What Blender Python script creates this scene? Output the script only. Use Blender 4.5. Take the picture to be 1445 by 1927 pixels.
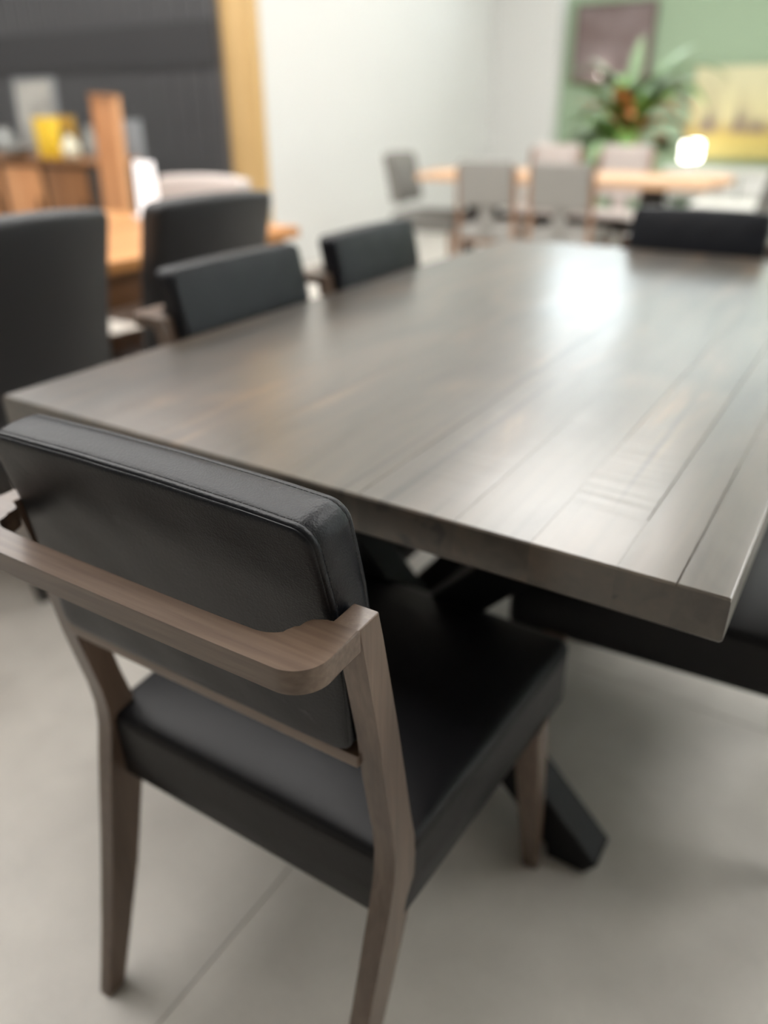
import bpy, bmesh, math, random
from mathutils import Vector, Matrix
random.seed(7)
for o in list(bpy.data.objects): bpy.data.objects.remove(o)
SC = bpy.context.scene
COL = SC.collection
PI = math.pi

# ------------------------------------------------------------------ camera
cam = bpy.data.cameras.new('camera')
camo = bpy.data.objects.new('camera', cam); COL.objects.link(camo)
cam.sensor_width = 36.0; cam.sensor_fit = 'AUTO'; cam.lens = 26.94
cam.clip_start = 0.02; cam.clip_end = 200
RR = ((0.84643885, 0.53245113, -0.00608805), (0.24247718, -0.39559524, -0.88583815), (-0.47407393, 0.74833161, -0.46395443))
m = Matrix(((RR[0][0], -RR[1][0], -RR[2][0], 0.0419), (RR[0][1], -RR[1][1], -RR[2][1], -0.6412),
            (RR[0][2], -RR[1][2], -RR[2][2], 1.1456), (0, 0, 0, 1)))
camo.matrix_world = m
cam.dof.use_dof = True
cam.dof.focus_distance = 0.60
cam.dof.aperture_fstop = 2.0
SC.camera = camo

# ------------------------------------------------------------------ world, light, exposure
w = bpy.data.worlds.new('world'); SC.world = w; w.use_nodes = True
wb = w.node_tree.nodes['Background']
wb.inputs['Color'].default_value = (0.86, 0.93, 1.0, 1)
wb.inputs['Strength'].default_value = 8.6
SC.view_settings.view_transform = 'Standard'
SC.view_settings.look = 'None'
SC.view_settings.gamma = 1
SC.view_settings.use_curve_mapping = False
SC.view_settings.exposure = 0.12
PANEL_STRENGTH = 7.2


def area_light(name, loc, rot, sx, sy, power, color):
    l = bpy.data.lights.new(name, 'AREA'); l.shape = 'RECTANGLE'; l.size = sx; l.size_y = sy
    l.energy = power; l.color = color
    o = bpy.data.objects.new(name, l); COL.objects.link(o); o.location = loc; o.rotation_euler = rot
    return o


# ------------------------------------------------------------------ materials
def newmat(name):
    mt = bpy.data.materials.new(name); mt.use_nodes = True
    nt = mt.node_tree
    return mt, nt, nt.nodes['Principled BSDF']


def N(nt, kind, **kw):
    n = nt.nodes.new(kind)
    for k, v in kw.items():
        setattr(n, k, v)
    return n


def plain(name, col, rough=0.5, metal=0.0, spec=0.5, noise=0.0, nscale=20, bump=0.0, bscale=200, emit=None, estr=0):
    mt, nt, b = newmat(name)
    b.inputs['Base Color'].default_value = (*col, 1)
    b.inputs['Roughness'].default_value = rough
    b.inputs['Metallic'].default_value = metal
    b.inputs['Specular IOR Level'].default_value = spec
    tc = N(nt, 'ShaderNodeTexCoord')
    if noise > 0:
        nz = N(nt, 'ShaderNodeTexNoise'); nz.inputs['Scale'].default_value = nscale; nz.inputs['Detail'].default_value = 5
        nt.links.new(tc.outputs['Object'], nz.inputs['Vector'])
        mx = N(nt, 'ShaderNodeMix', data_type='RGBA')
        mx.inputs[6].default_value = (*[c * (1 - noise) for c in col], 1)
        mx.inputs[7].default_value = (*[min(1, c * (1 + noise)) for c in col], 1)
        nt.links.new(nz.outputs['Fac'], mx.inputs[0]); nt.links.new(mx.outputs[2], b.inputs['Base Color'])
    if bump > 0:
        nb = N(nt, 'ShaderNodeTexNoise'); nb.inputs['Scale'].default_value = bscale; nb.inputs['Detail'].default_value = 3
        nt.links.new(tc.outputs['Object'], nb.inputs['Vector'])
        bp = N(nt, 'ShaderNodeBump'); bp.inputs['Strength'].default_value = bump; bp.inputs['Distance'].default_value = 0.002
        nt.links.new(nb.outputs['Fac'], bp.inputs['Height']); nt.links.new(bp.outputs['Normal'], b.inputs['Normal'])
    if emit:
        b.inputs['Emission Color'].default_value = (*emit, 1); b.inputs['Emission Strength'].default_value = estr
    return mt


def wood(name, c1, c2, c3, rough=0.4, grain_axis=2, stretch=14.0, scale=9.0, coat=0.0, bump=0.15, rnd=True):
    """streaky wood: noise stretched along one object axis, fine pores, per-object tone"""
    mt, nt, b = newmat(name)
    tc = N(nt, 'ShaderNodeTexCoord'); mp = N(nt, 'ShaderNodeMapping')
    s = [scale * 1.0] * 3; s[grain_axis] = scale / stretch
    mp.inputs['Scale'].default_value = s
    oi = N(nt, 'ShaderNodeObjectInfo')
    nt.links.new(tc.outputs['Object'], mp.inputs['Vector'])
    if rnd:
        sc_ = N(nt, 'ShaderNodeMath', operation='MULTIPLY'); sc_.inputs[1].default_value = 37.0
        nt.links.new(oi.outputs['Random'], sc_.inputs[0])
        cb = N(nt, 'ShaderNodeCombineXYZ')
        for i in range(3): nt.links.new(sc_.outputs[0], cb.inputs[i])
        nt.links.new(cb.outputs[0], mp.inputs['Location'])
    n1 = N(nt, 'ShaderNodeTexNoise'); n1.inputs['Scale'].default_value = 1.0; n1.inputs['Detail'].default_value = 6; n1.inputs['Distortion'].default_value = 0.8
    nt.links.new(mp.outputs['Vector'], n1.inputs['Vector'])
    mp2 = N(nt, 'ShaderNodeMapping'); s2 = [scale * 14.0] * 3; s2[grain_axis] = scale * 14 / (stretch * 2.4); mp2.inputs['Scale'].default_value = s2
    nt.links.new(tc.outputs['Object'], mp2.inputs['Vector'])
    n2 = N(nt, 'ShaderNodeTexNoise'); n2.inputs['Scale'].default_value = 1.0; n2.inputs['Detail'].default_value = 4
    nt.links.new(mp2.outputs['Vector'], n2.inputs['Vector'])
    ad = N(nt, 'ShaderNodeMix', data_type='FLOAT'); ad.inputs[0].default_value = 0.35
    nt.links.new(n1.outputs['Fac'], ad.inputs[2]); nt.links.new(n2.outputs['Fac'], ad.inputs[3])
    cr = N(nt, 'ShaderNodeValToRGB')
    e = cr.color_ramp.elements
    e[0].position = 0.30; e[0].color = (*c1, 1); e[1].position = 0.72; e[1].color = (*c3, 1)
    k = e.new(0.5); k.color = (*c2, 1)
    nt.links.new(ad.outputs[0], cr.inputs['Fac'])
    out = cr.outputs['Color']
    if rnd:
        mr = N(nt, 'ShaderNodeMapRange'); mr.inputs[3].default_value = 0.86; mr.inputs[4].default_value = 1.14
        nt.links.new(oi.outputs['Random'], mr.inputs[0])
        hs = N(nt, 'ShaderNodeHueSaturation'); nt.links.new(mr.outputs[0], hs.inputs['Value']); nt.links.new(out, hs.inputs['Color'])
        out = hs.outputs['Color']
    nt.links.new(out, b.inputs['Base Color'])
    b.inputs['Roughness'].default_value = rough
    b.inputs['Coat Weight'].default_value = coat; b.inputs['Coat Roughness'].default_value = 0.2
    bp = N(nt, 'ShaderNodeBump'); bp.inputs['Strength'].default_value = bump; bp.inputs['Distance'].default_value = 0.0006
    nt.links.new(n2.outputs['Fac'], bp.inputs['Height']); nt.links.new(bp.outputs['Normal'], b.inputs['Normal'])
    return mt


def leather(name, col, rough=0.4, bump=0.35, spec=0.5):
    mt, nt, b = newmat(name)
    tc = N(nt, 'ShaderNodeTexCoord')
    v = N(nt, 'ShaderNodeTexVoronoi'); v.inputs['Scale'].default_value = 520
    nz = N(nt, 'ShaderNodeTexNoise'); nz.inputs['Scale'].default_value = 260; nz.inputs['Detail'].default_value = 4
    big = N(nt, 'ShaderNodeTexNoise'); big.inputs['Scale'].default_value = 9; big.inputs['Detail'].default_value = 3
    for n in (v, nz, big): nt.links.new(tc.outputs['Object'], n.inputs['Vector'])
    ad = N(nt, 'ShaderNodeMath', operation='ADD'); nt.links.new(v.outputs['Distance'], ad.inputs[0]); nt.links.new(nz.outputs['Fac'], ad.inputs[1])
    bp = N(nt, 'ShaderNodeBump'); bp.inputs['Strength'].default_value = bump; bp.inputs['Distance'].default_value = 0.0006
    nt.links.new(ad.outputs[0], bp.inputs['Height'])
    bp2 = N(nt, 'ShaderNodeBump'); bp2.inputs['Strength'].default_value = 0.35; bp2.inputs['Distance'].default_value = 0.004
    nt.links.new(big.outputs['Fac'], bp2.inputs['Height']); nt.links.new(bp.outputs['Normal'], bp2.inputs['Normal'])
    nt.links.new(bp2.outputs['Normal'], b.inputs['Normal'])
    b.inputs['Base Color'].default_value = (*col, 1); b.inputs['Roughness'].default_value = rough
    b.inputs['Specular IOR Level'].default_value = spec
    return mt


def tabletop_mat():
    mt, nt, b = newmat('stained_table_wood')
    tc = N(nt, 'ShaderNodeTexCoord'); oi = N(nt, 'ShaderNodeObjectInfo')
    sc_ = N(nt, 'ShaderNodeMath', operation='MULTIPLY'); sc_.inputs[1].default_value = 23.0
    nt.links.new(oi.outputs['Random'], sc_.inputs[0])
    cb = N(nt, 'ShaderNodeCombineXYZ')
    for i in range(3): nt.links.new(sc_.outputs[0], cb.inputs[i])
    def noise(sx, sy, sz, detail, dist, loc=True):
        mp = N(nt, 'ShaderNodeMapping'); mp.inputs['Scale'].default_value = (sx, sy, sz)
        nt.links.new(tc.outputs['Object'], mp.inputs['Vector'])
        if loc: nt.links.new(cb.outputs[0], mp.inputs['Location'])
        n = N(nt, 'ShaderNodeTexNoise'); n.inputs['Scale'].default_value = 1; n.inputs['Detail'].default_value = detail; n.inputs['Distortion'].default_value = dist
        nt.links.new(mp.outputs['Vector'], n.inputs['Vector'])
        return n
    blot = noise(7, 2.2, 7, 4, 1.2)
    grain = noise(60, 3.0, 60, 5, 0.6)
    fine = noise(500, 14, 500, 3, 0.2)
    cr = N(nt, 'ShaderNodeValToRGB'); e = cr.color_ramp.elements
    e[0].position = 0.28; e[0].color = (0.030, 0.023, 0.018, 1)
    e[1].position = 0.72; e[1].color = (0.200, 0.128, 0.072, 1)
    k = e.new(0.47); k.color = (0.070, 0.057, 0.043, 1)
    k = e.new(0.6); k.color = (0.095, 0.070, 0.050, 1)
    mx = N(nt, 'ShaderNodeMix', data_type='FLOAT'); mx.inputs[0].default_value = 0.26
    nt.links.new(blot.outputs['Fac'], mx.inputs[2]); nt.links.new(grain.outputs['Fac'], mx.inputs[3])
    nt.links.new(mx.outputs[0], cr.inputs['Fac'])
    mr = N(nt, 'ShaderNodeMapRange'); mr.inputs[3].default_value = 0.85; mr.inputs[4].default_value = 1.15
    nt.links.new(oi.outputs['Random'], mr.inputs[0])
    hs = N(nt, 'ShaderNodeHueSaturation'); nt.links.new(mr.outputs[0], hs.inputs['Value']); nt.links.new(cr.outputs['Color'], hs.inputs['Color'])
    # long dark mineral streaks and checks
    streak = noise(26, 0.55, 26, 2, 0.5)
    sr = N(nt, 'ShaderNodeMapRange'); sr.inputs[1].default_value = 0.655; sr.inputs[2].default_value = 0.70
    nt.links.new(streak.outputs['Fac'], sr.inputs[0])
    mk = N(nt, 'ShaderNodeMix', data_type='RGBA'); mk.inputs[7].default_value = (0.02, 0.016, 0.013, 1)
    m2 = N(nt, 'ShaderNodeMath', operation='MULTIPLY'); m2.inputs[1].default_value = 0.75
    nt.links.new(sr.outputs[0], m2.inputs[0]); nt.links.new(m2.outputs[0], mk.inputs[0]); nt.links.new(hs.outputs['Color'], mk.inputs[6])
    nt.links.new(mk.outputs[2], b.inputs['Base Color'])
    # planing ripples across the boards, in patches
    rip = noise(2.5, 75, 1, 1, 0.4)
    patch = noise(7, 2.0, 7, 1, 0)
    pr = N(nt, 'ShaderNodeMapRange'); pr.inputs[1].default_value = 0.5; pr.inputs[2].default_value = 0.66
    nt.links.new(patch.outputs['Fac'], pr.inputs[0])
    rm = N(nt, 'ShaderNodeMath', operation='MULTIPLY'); nt.links.new(rip.outputs['Fac'], rm.inputs[0]); nt.links.new(pr.outputs[0], rm.inputs[1])
    bp1 = N(nt, 'ShaderNodeBump'); bp1.inputs['Strength'].default_value = 0.55; bp1.inputs['Distance'].default_value = 0.0022
    nt.links.new(rm.outputs[0], bp1.inputs['Height'])
    wave = noise(9, 5, 1, 2, 0.3)
    bp2 = N(nt, 'ShaderNodeBump'); bp2.inputs['Strength'].default_value = 0.2; bp2.inputs['Distance'].default_value = 0.004
    nt.links.new(wave.outputs['Fac'], bp2.inputs['Height']); nt.links.new(bp1.outputs['Normal'], bp2.inputs['Normal'])
    bp3 = N(nt, 'ShaderNodeBump'); bp3.inputs['Strength'].default_value = 0.12; bp3.inputs['Distance'].default_value = 0.0006
    nt.links.new(fine.outputs['Fac'], bp3.inputs['Height']); nt.links.new(bp2.outputs['Normal'], bp3.inputs['Normal'])
    nt.links.new(bp3.outputs['Normal'], b.inputs['Normal'])
    b.inputs['Roughness'].default_value = 0.24
    b.inputs['Specular IOR Level'].default_value = 0.6
    b.inputs['Coat Weight'].default_value = 0.7; b.inputs['Coat Roughness'].default_value = 0.3; b.inputs['Coat IOR'].default_value = 1.55
    return mt


def floor_mat():
    mt, nt, b = newmat('polished_concrete')
    tc = N(nt, 'ShaderNodeTexCoord')
    def nz(s, d, dist=0.0):
        n = N(nt, 'ShaderNodeTexNoise'); n.inputs['Scale'].default_value = s; n.inputs['Detail'].default_value = d; n.inputs['Distortion'].default_value = dist
        nt.links.new(tc.outputs['Object'], n.inputs['Vector']); return n
    a, c, f = nz(1.6, 5, 0.7), nz(7, 6, 0.4), nz(160, 3)
    mx = N(nt, 'ShaderNodeMix', data_type='FLOAT'); mx.inputs[0].default_value = 0.4
    nt.links.new(a.outputs['Fac'], mx.inputs[2]); nt.links.new(c.outputs['Fac'], mx.inputs[3])
    mx2 = N(nt, 'ShaderNodeMix', data_type='FLOAT'); mx2.inputs[0].default_value = 0.12
    nt.links.new(mx.outputs[0], mx2.inputs[2]); nt.links.new(f.outputs['Fac'], mx2.inputs[3])
    cr = N(nt, 'ShaderNodeValToRGB'); e = cr.color_ramp.elements
    e[0].position = 0.33; e[0].color = (0.40, 0.375, 0.34, 1); e[1].position = 0.7; e[1].color = (0.60, 0.565, 0.51, 1)
    nt.links.new(mx2.outputs[0], cr.inputs['Fac']); nt.links.new(cr.outputs['Color'], b.inputs['Base Color'])
    b.inputs['Roughness'].default_value = 0.42
    bp = N(nt, 'ShaderNodeBump'); bp.inputs['Strength'].default_value = 0.06; bp.inputs['Distance'].default_value = 0.002
    nt.links.new(f.outputs['Fac'], bp.inputs['Height']); nt.links.new(bp.outputs['Normal'], b.inputs['Normal'])
    return mt


M = {}
M['table'] = tabletop_mat()
M['floor'] = floor_mat()
M['chair_wood'] = wood('taupe_stained_birch', (0.062, 0.036, 0.023), (0.125, 0.080, 0.055), (0.215, 0.150, 0.108), 0.36, 2, 10, 14, 0.25)
M['chair_wood_x'] = wood('taupe_stained_birch_rail', (0.062, 0.036, 0.023), (0.125, 0.080, 0.055), (0.215, 0.150, 0.108), 0.34, 0, 10, 14, 0.3)
M['leather'] = leather('black_leatherette', (0.0055, 0.0068, 0.0105), 0.42, spec=0.38)
M['leather_seat'] = leather('black_leatherette_seat', (0.005, 0.005, 0.0065), 0.42, spec=0.28)
M['thread'] = plain('black_thread', (0.004, 0.004, 0.004), 0.8)
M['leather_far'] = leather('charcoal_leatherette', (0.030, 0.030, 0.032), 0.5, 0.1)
M['steel'] = plain('black_powder_coated_steel', (0.006, 0.006, 0.007), 0.55, 0.0, 0.25, bump=0.1, bscale=600)
M['orange_wood'] = wood('honey_cherry_wood', (0.42, 0.16, 0.045), (0.56, 0.25, 0.08), (0.70, 0.36, 0.14), 0.4, 1, 10, 6)
M['brown_wood'] = wood('warm_brown_wood', (0.15, 0.062, 0.024), (0.25, 0.11, 0.042), (0.36, 0.17, 0.07), 0.45, 2, 8, 5)
M['column_wood'] = wood('cherry_wood_upright', (0.40, 0.17, 0.07), (0.52, 0.25, 0.11), (0.62, 0.33, 0.16), 0.45, 2, 8, 5)
M['post_wood'] = wood('pale_pine_post', (0.50, 0.31, 0.12), (0.62, 0.41, 0.18), (0.70, 0.49, 0.24), 0.5, 2, 10, 4)
M['far_wood'] = wood('pale_oak_table', (0.46, 0.27, 0.15), (0.58, 0.36, 0.21), (0.70, 0.46, 0.29), 0.42, 0, 10, 5)
M['far_leg_wood'] = wood('mid_brown_leg', (0.22, 0.12, 0.075), (0.30, 0.175, 0.11), (0.38, 0.23, 0.15), 0.45, 2, 10, 8)
M['grey_fabric'] = plain('grey_woven_fabric', (0.30, 0.29, 0.27), 0.9, noise=0.12, nscale=180, bump=0.3, bscale=700)
M['dark_grey_fabric'] = plain('dark_grey_fabric', (0.17, 0.165, 0.15), 0.9, noise=0.12, nscale=180, bump=0.3, bscale=700)
M['beige_fabric'] = plain('pale_greige_fabric', (0.52, 0.46, 0.43), 0.9, noise=0.08, nscale=180, bump=0.3, bscale=700)
M['white_wall'] = plain('white_wall_paint', (0.67, 0.67, 0.65), 0.6, noise=0.015, nscale=2, bump=0.05, bscale=90)
M['grey_wall'] = plain('dark_grey_paint', (0.16, 0.16, 0.16), 0.6)
M['green_wall'] = plain('sage_green_paint', (0.30, 0.40, 0.27), 0.55, noise=0.03, nscale=2, bump=0.05, bscale=90)
M['black_wall'] = plain('charcoal_board_paint', (0.060, 0.060, 0.063), 0.45, noise=0.15, nscale=3, bump=0.1, bscale=80)
M['groove'] = plain('groove_paint', (0.13, 0.13, 0.135), 0.4)
M['shade_band'] = plain('painted_shade_band', (0.028, 0.028, 0.030), 0.65)  # dark tone for the shadow band on the boarded wall
M['ceiling'] = plain('ceiling_white', (0.82, 0.82, 0.80), 0.8, noise=0.02, nscale=3)
M['fill_panel'] = plain('fill_panel_glow', (0.9, 0.9, 0.9), 0.5, emit=(1.0, 0.985, 0.96), estr=PANEL_STRENGTH)  # glow of the added ceiling panels
M['white_metal'] = plain('white_metal', (0.8, 0.8, 0.8), 0.4)
M['black_frame'] = plain('black_frame', (0.03, 0.025, 0.022), 0.5)
M['paper'] = plain('white_card', (0.93, 0.93, 0.95), 0.6)
M['glow_card'] = plain('white_card_added_glow', (0.9, 0.9, 0.92), 0.4, emit=(0.95, 0.97, 1.0), estr=0.85)  # emission added so the card comes out bright white
M['yellow'] = plain('yellow_card', (0.80, 0.52, 0.03), 0.45, noise=0.08, nscale=8)
M['grey_panel'] = plain('blue_grey_laminate', (0.22, 0.235, 0.25), 0.45)
M['cream_glaze'] = plain('cream_ceramic', (0.66, 0.64, 0.50), 0.3)
M['grey_glaze'] = plain('grey_ceramic', (0.26, 0.27, 0.26), 0.35)
M['soil'] = plain('potting_soil', (0.04, 0.028, 0.02), 0.95, noise=0.3, nscale=60)
M['stone_pot'] = plain('pale_grey_pot', (0.45, 0.44, 0.41), 0.6, noise=0.1, nscale=12)
M['leaf_green'] = plain('leaf_green', (0.13, 0.25, 0.05), 0.42, noise=0.25, nscale=7)
M['leaf_light'] = plain('leaf_blue_green', (0.20, 0.30, 0.16), 0.42, noise=0.2, nscale=7)
M['leaf_orange'] = plain('leaf_orange', (0.55, 0.22, 0.08), 0.45, noise=0.25, nscale=9)
M['leaf_dark'] = plain('leaf_dark', (0.09, 0.11, 0.055), 0.5, noise=0.25, nscale=7)
M['white_gloss'] = plain('white_gloss_top', (0.85, 0.85, 0.82), 0.25)
M['chrome'] = plain('chrome', (0.75, 0.75, 0.75), 0.18, 1.0)
M['bulb'] = plain('glowing_shade', (0.95, 0.93, 0.88), 0.5, emit=(1.0, 0.95, 0.86), estr=9.0)
gm = bpy.data.materials.new('window_glass'); gm.use_nodes = True
gn = gm.node_tree; gn.nodes.clear()
go = gn.nodes.new('ShaderNodeOutputMaterial'); gt = gn.nodes.new('ShaderNodeBsdfTransparent'); gg = gn.nodes.new('ShaderNodeBsdfGlossy')
gx = gn.nodes.new('ShaderNodeMixShader'); gf = gn.nodes.new('ShaderNodeFresnel'); gf.inputs['IOR'].default_value = 1.25
gt.inputs['Color'].default_value = (0.95, 0.97, 0.96, 1); gg.inputs['Roughness'].default_value = 0.02
gn.links.new(gf.outputs[0], gx.inputs[0]); gn.links.new(gt.outputs[0], gx.inputs[1]); gn.links.new(gg.outputs[0], gx.inputs[2]); gn.links.new(gx.outputs[0], go.inputs[0])
M['glass'] = gm
bm_ = bpy.data.materials.new('added_blind_fabric'); bm_.use_nodes = True  # translucent cloth added to dim the window light
bn = bm_.node_tree; bn.nodes.clear()
bo = bn.nodes.new('ShaderNodeOutputMaterial'); b1 = bn.nodes.new('ShaderNodeBsdfDiffuse'); b2 = bn.nodes.new('ShaderNodeBsdfTranslucent'); b3 = bn.nodes.new('ShaderNodeMixShader')
b1.inputs['Color'].default_value = (0.8, 0.8, 0.78, 1); b2.inputs['Color'].default_value = (0.90, 0.90, 0.88, 1); b3.inputs[0].default_value = 0.62
bn.links.new(b1.outputs[0], b3.inputs[1]); bn.links.new(b2.outputs[0], b3.inputs[2]); bn.links.new(b3.outputs[0], bo.inputs[0])
M['dim_blind'] = bm_
M['globe'] = plain('glowing_globe', (0.9, 0.88, 0.84), 0.5, emit=(1.0, 0.93, 0.84), estr=25.0)


def painting_mat(name, kind):
    mt, nt, b = newmat(name)
    tc = N(nt, 'ShaderNodeTexCoord'); sp = N(nt, 'ShaderNodeSeparateXYZ'); nt.links.new(tc.outputs['Object'], sp.inputs[0])
    mp = N(nt, 'ShaderNodeMapping'); nt.links.new(tc.outputs['Object'], mp.inputs['Vector'])
    if kind == 'yellow':
        # golden ground, pale glowing sky, dark trunks with foliage low down
        mp.inputs['Scale'].default_value = (5.2, 1, 1.3)
        n = N(nt, 'ShaderNodeTexNoise'); n.inputs['Scale'].default_value = 1; n.inputs['Detail'].default_value = 4; n.inputs['Distortion'].default_value = 0.4
        nt.links.new(mp.outputs['Vector'], n.inputs['Vector'])
        cr = N(nt, 'ShaderNodeValToRGB'); e = cr.color_ramp.elements
        e[0].position = 0.0; e[0].color = (0.46, 0.39, 0.13, 1); e[1].position = 1.0; e[1].color = (0.60, 0.57, 0.36, 1)
        k = e.new(0.22); k.color = (0.52, 0.40, 0.11, 1); k = e.new(0.30); k.color = (0.42, 0.30, 0.10, 1); k = e.new(0.45); k.color = (0.58, 0.52, 0.29, 1)
        mr = N(nt, 'ShaderNodeMapRange'); mr.inputs[1].default_value = -0.38; mr.inputs[2].default_value = 0.38
        nt.links.new(sp.outputs['Z'], mr.inputs[0]); nt.links.new(mr.outputs[0], cr.inputs['Fac'])
        th = N(nt, 'ShaderNodeMapRange'); th.inputs[1].default_value = 0.46; th.inputs[2].default_value = 0.60
        nt.links.new(n.outputs['Fac'], th.inputs[0])
        band = N(nt, 'ShaderNodeValToRGB'); e = band.color_ramp.elements
        e[0].position = 0.24; e[0].color = (0, 0, 0, 1); e[1].position = 1.0; e[1].color = (0.05, 0.05, 0.05, 1)
        k = e.new(0.30); k.color = (1, 1, 1, 1); k = e.new(0.42); k.color = (0.9, 0.9, 0.9, 1); k = e.new(0.6); k.color = (0.35, 0.35, 0.35, 1)
        nt.links.new(mr.outputs[0], band.inputs['Fac'])
        ml = N(nt, 'ShaderNodeMath', operation='MULTIPLY'); nt.links.new(th.outputs[0], ml.inputs[0]); nt.links.new(band.outputs['Color'], ml.inputs[1])
        mx = N(nt, 'ShaderNodeMix', data_type='RGBA'); mx.inputs[7].default_value = (0.16, 0.12, 0.11, 1)
        nt.links.new(ml.outputs[0], mx.inputs[0]); nt.links.new(cr.outputs['Color'], mx.inputs[6]); nt.links.new(mx.outputs[2], b.inputs['Base Color'])
    elif kind == 'brown':
        mp.inputs['Scale'].default_value = (2.2, 1, 3.0)
        n = N(nt, 'ShaderNodeTexNoise'); n.inputs['Scale'].default_value = 1.4; n.inputs['Detail'].default_value = 3
        nt.links.new(mp.outputs['Vector'], n.inputs['Vector'])
        cr = N(nt, 'ShaderNodeValToRGB'); e = cr.color_ramp.elements
        e[0].position = 0.3; e[0].color = (0.15, 0.10, 0.09, 1); e[1].position = 0.7; e[1].color = (0.25, 0.20, 0.20, 1)
        nt.links.new(n.outputs['Fac'], cr.inputs['Fac']); nt.links.new(cr.outputs['Color'], b.inputs['Base Color'])
    else:
        mp.inputs['Scale'].default_value = (9, 1, 5)
        n = N(nt, 'ShaderNodeTexNoise'); n.inputs['Scale'].default_value = 1; n.inputs['Detail'].default_value = 5
        nt.links.new(mp.outputs['Vector'], n.inputs['Vector'])
        cr = N(nt, 'ShaderNodeValToRGB'); e = cr.color_ramp.elements
        e[0].position = 0.35; e[0].color = (0.24, 0.235, 0.22, 1); e[1].position = 0.62; e[1].color = (0.47, 0.46, 0.42, 1)
        nt.links.new(n.outputs['Fac'], cr.inputs['Fac']); nt.links.new(cr.outputs['Color'], b.inputs['Base Color'])
    b.inputs['Roughness'].default_value = 0.6
    return mt


M['art_yellow'] = painting_mat('woodland_canvas', 'yellow')
M['art_brown'] = painting_mat('muted_brown_canvas', 'brown')
M['art_grey'] = painting_mat('grey_mottled_panel', 'grey')


# ------------------------------------------------------------------ helpers
def mesh_obj(name, bm, mat, parent=None, smooth=False, loc=None):
    me = bpy.data.meshes.new(name)
    bmesh.ops.recalc_face_normals(bm, faces=bm.faces[:])
    bm.to_mesh(me); bm.free()
    if mat is not None: me.materials.append(mat)
    if smooth:
        for p in me.polygons: p.use_smooth = True
        me.set_sharp_from_angle(angle=math.radians(38))
    o = bpy.data.objects.new(name, me); COL.objects.link(o)
    if parent is not None: o.parent = parent
    if loc is not None: o.location = loc
    if smooth and name in ('top_rail', 'back_leg', 'plank', 'lower_rail'):
        wn_ = o.modifiers.new('normals', 'WEIGHTED_NORMAL'); wn_.keep_sharp = True
    return o


def add_box(bm, c, s, bev=0.0, seg=2, rot=None):
    r = bmesh.ops.create_cube(bm, size=1.0)
    vs = r['verts']
    for v in vs: v.co = Vector((v.co.x * s[0], v.co.y * s[1], v.co.z * s[2]))
    if bev > 0:
        es = list({e for v in vs for e in v.link_edges})
        rr = bmesh.ops.bevel(bm, geom=es, offset=bev, segments=seg, affect='EDGES', profile=0.5)
        vs = list({v for f in rr['faces'] for v in f.verts} | {v for v in vs if v.is_valid})
    for v in vs:
        if rot is not None: v.co = rot @ v.co
        v.co += Vector(c)
    return vs


def box(name, c, s, mat, parent=None, bev=0.0, seg=2, smooth=None, rot=None, seg_obj=False):
    bm = bmesh.new(); add_box(bm, (0, 0, 0), s, bev, seg, rot)
    return mesh_obj(name, bm, mat, parent, smooth if smooth is not None else bev > 0, loc=c)


def add_prism(bm, pts, axis, a0, a1, bev=0.0, seg=2):
    """extrude a closed 2d outline along axis (0: pts are (y,z); 1: (x,z); 2: (x,y))"""
    def P(p, a):
        if axis == 0: return (a, p[0], p[1])
        if axis == 1: return (p[0], a, p[1])
        return (p[0], p[1], a)
    v0 = [bm.verts.new(P(p, a0)) for p in pts]; v1 = [bm.verts.new(P(p, a1)) for p in pts]
    n = len(pts)
    caps = [bm.faces.new(v0), bm.faces.new(list(reversed(v1)))]
    for i in range(n): bm.faces.new((v0[i], v0[(i + 1) % n], v1[(i + 1) % n], v1[i]))
    if bev > 0:
        es = list({e for f in caps for e in f.edges})
        bmesh.ops.bevel(bm, geom=es, offset=bev, segments=seg, affect='EDGES', profile=0.5)


def add_loft(bm, rings, cap=True):
    rr = [[bm.verts.new(p) for p in r] for r in rings]
    n = len(rr[0])
    for a, b in zip(rr[:-1], rr[1:]):
        for i in range(n): bm.faces.new((a[i], a[(i + 1) % n], b[(i + 1) % n], b[i]))
    if cap:
        bm.faces.new(list(reversed(rr[0]))); bm.faces.new(rr[-1])
    return rr


def rect_ring(c, hx, hy, ch=0.0):
    x, y, z = c
    if ch <= 0: return [(x - hx, y - hy, z), (x + hx, y - hy, z), (x + hx, y + hy, z), (x - hx, y + hy, z)]
    return [(x - hx + ch, y - hy, z), (x + hx - ch, y - hy, z), (x + hx, y - hy + ch, z), (x + hx, y + hy - ch, z),
            (x + hx - ch, y + hy, z), (x - hx + ch, y + hy, z), (x - hx, y + hy - ch, z), (x - hx, y - hy + ch, z)]


def taper_leg(name, top, ht, bot, hb, mat, parent, ch=0.003):
    bm = bmesh.new()
    rings = []
    for i in range(5):
        t = i / 4
        c = tuple(bot[k] + (top[k] - bot[k]) * t for k in range(3))
        rings.append(rect_ring(c, hb[0] + (ht[0] - hb[0]) * t, hb[1] + (ht[1] - hb[1]) * t, ch))
    add_loft(bm, rings)
    return mesh_obj(name, bm, mat, parent)


def add_lathe(bm, prof, c=(0, 0, 0), n=28):
    rings = [[(c[0] + r * math.cos(2 * PI * i / n), c[1] + r * math.sin(2 * PI * i / n), c[2] + z) for i in range(n)] for r, z in prof]
    add_loft(bm, rings)


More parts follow.
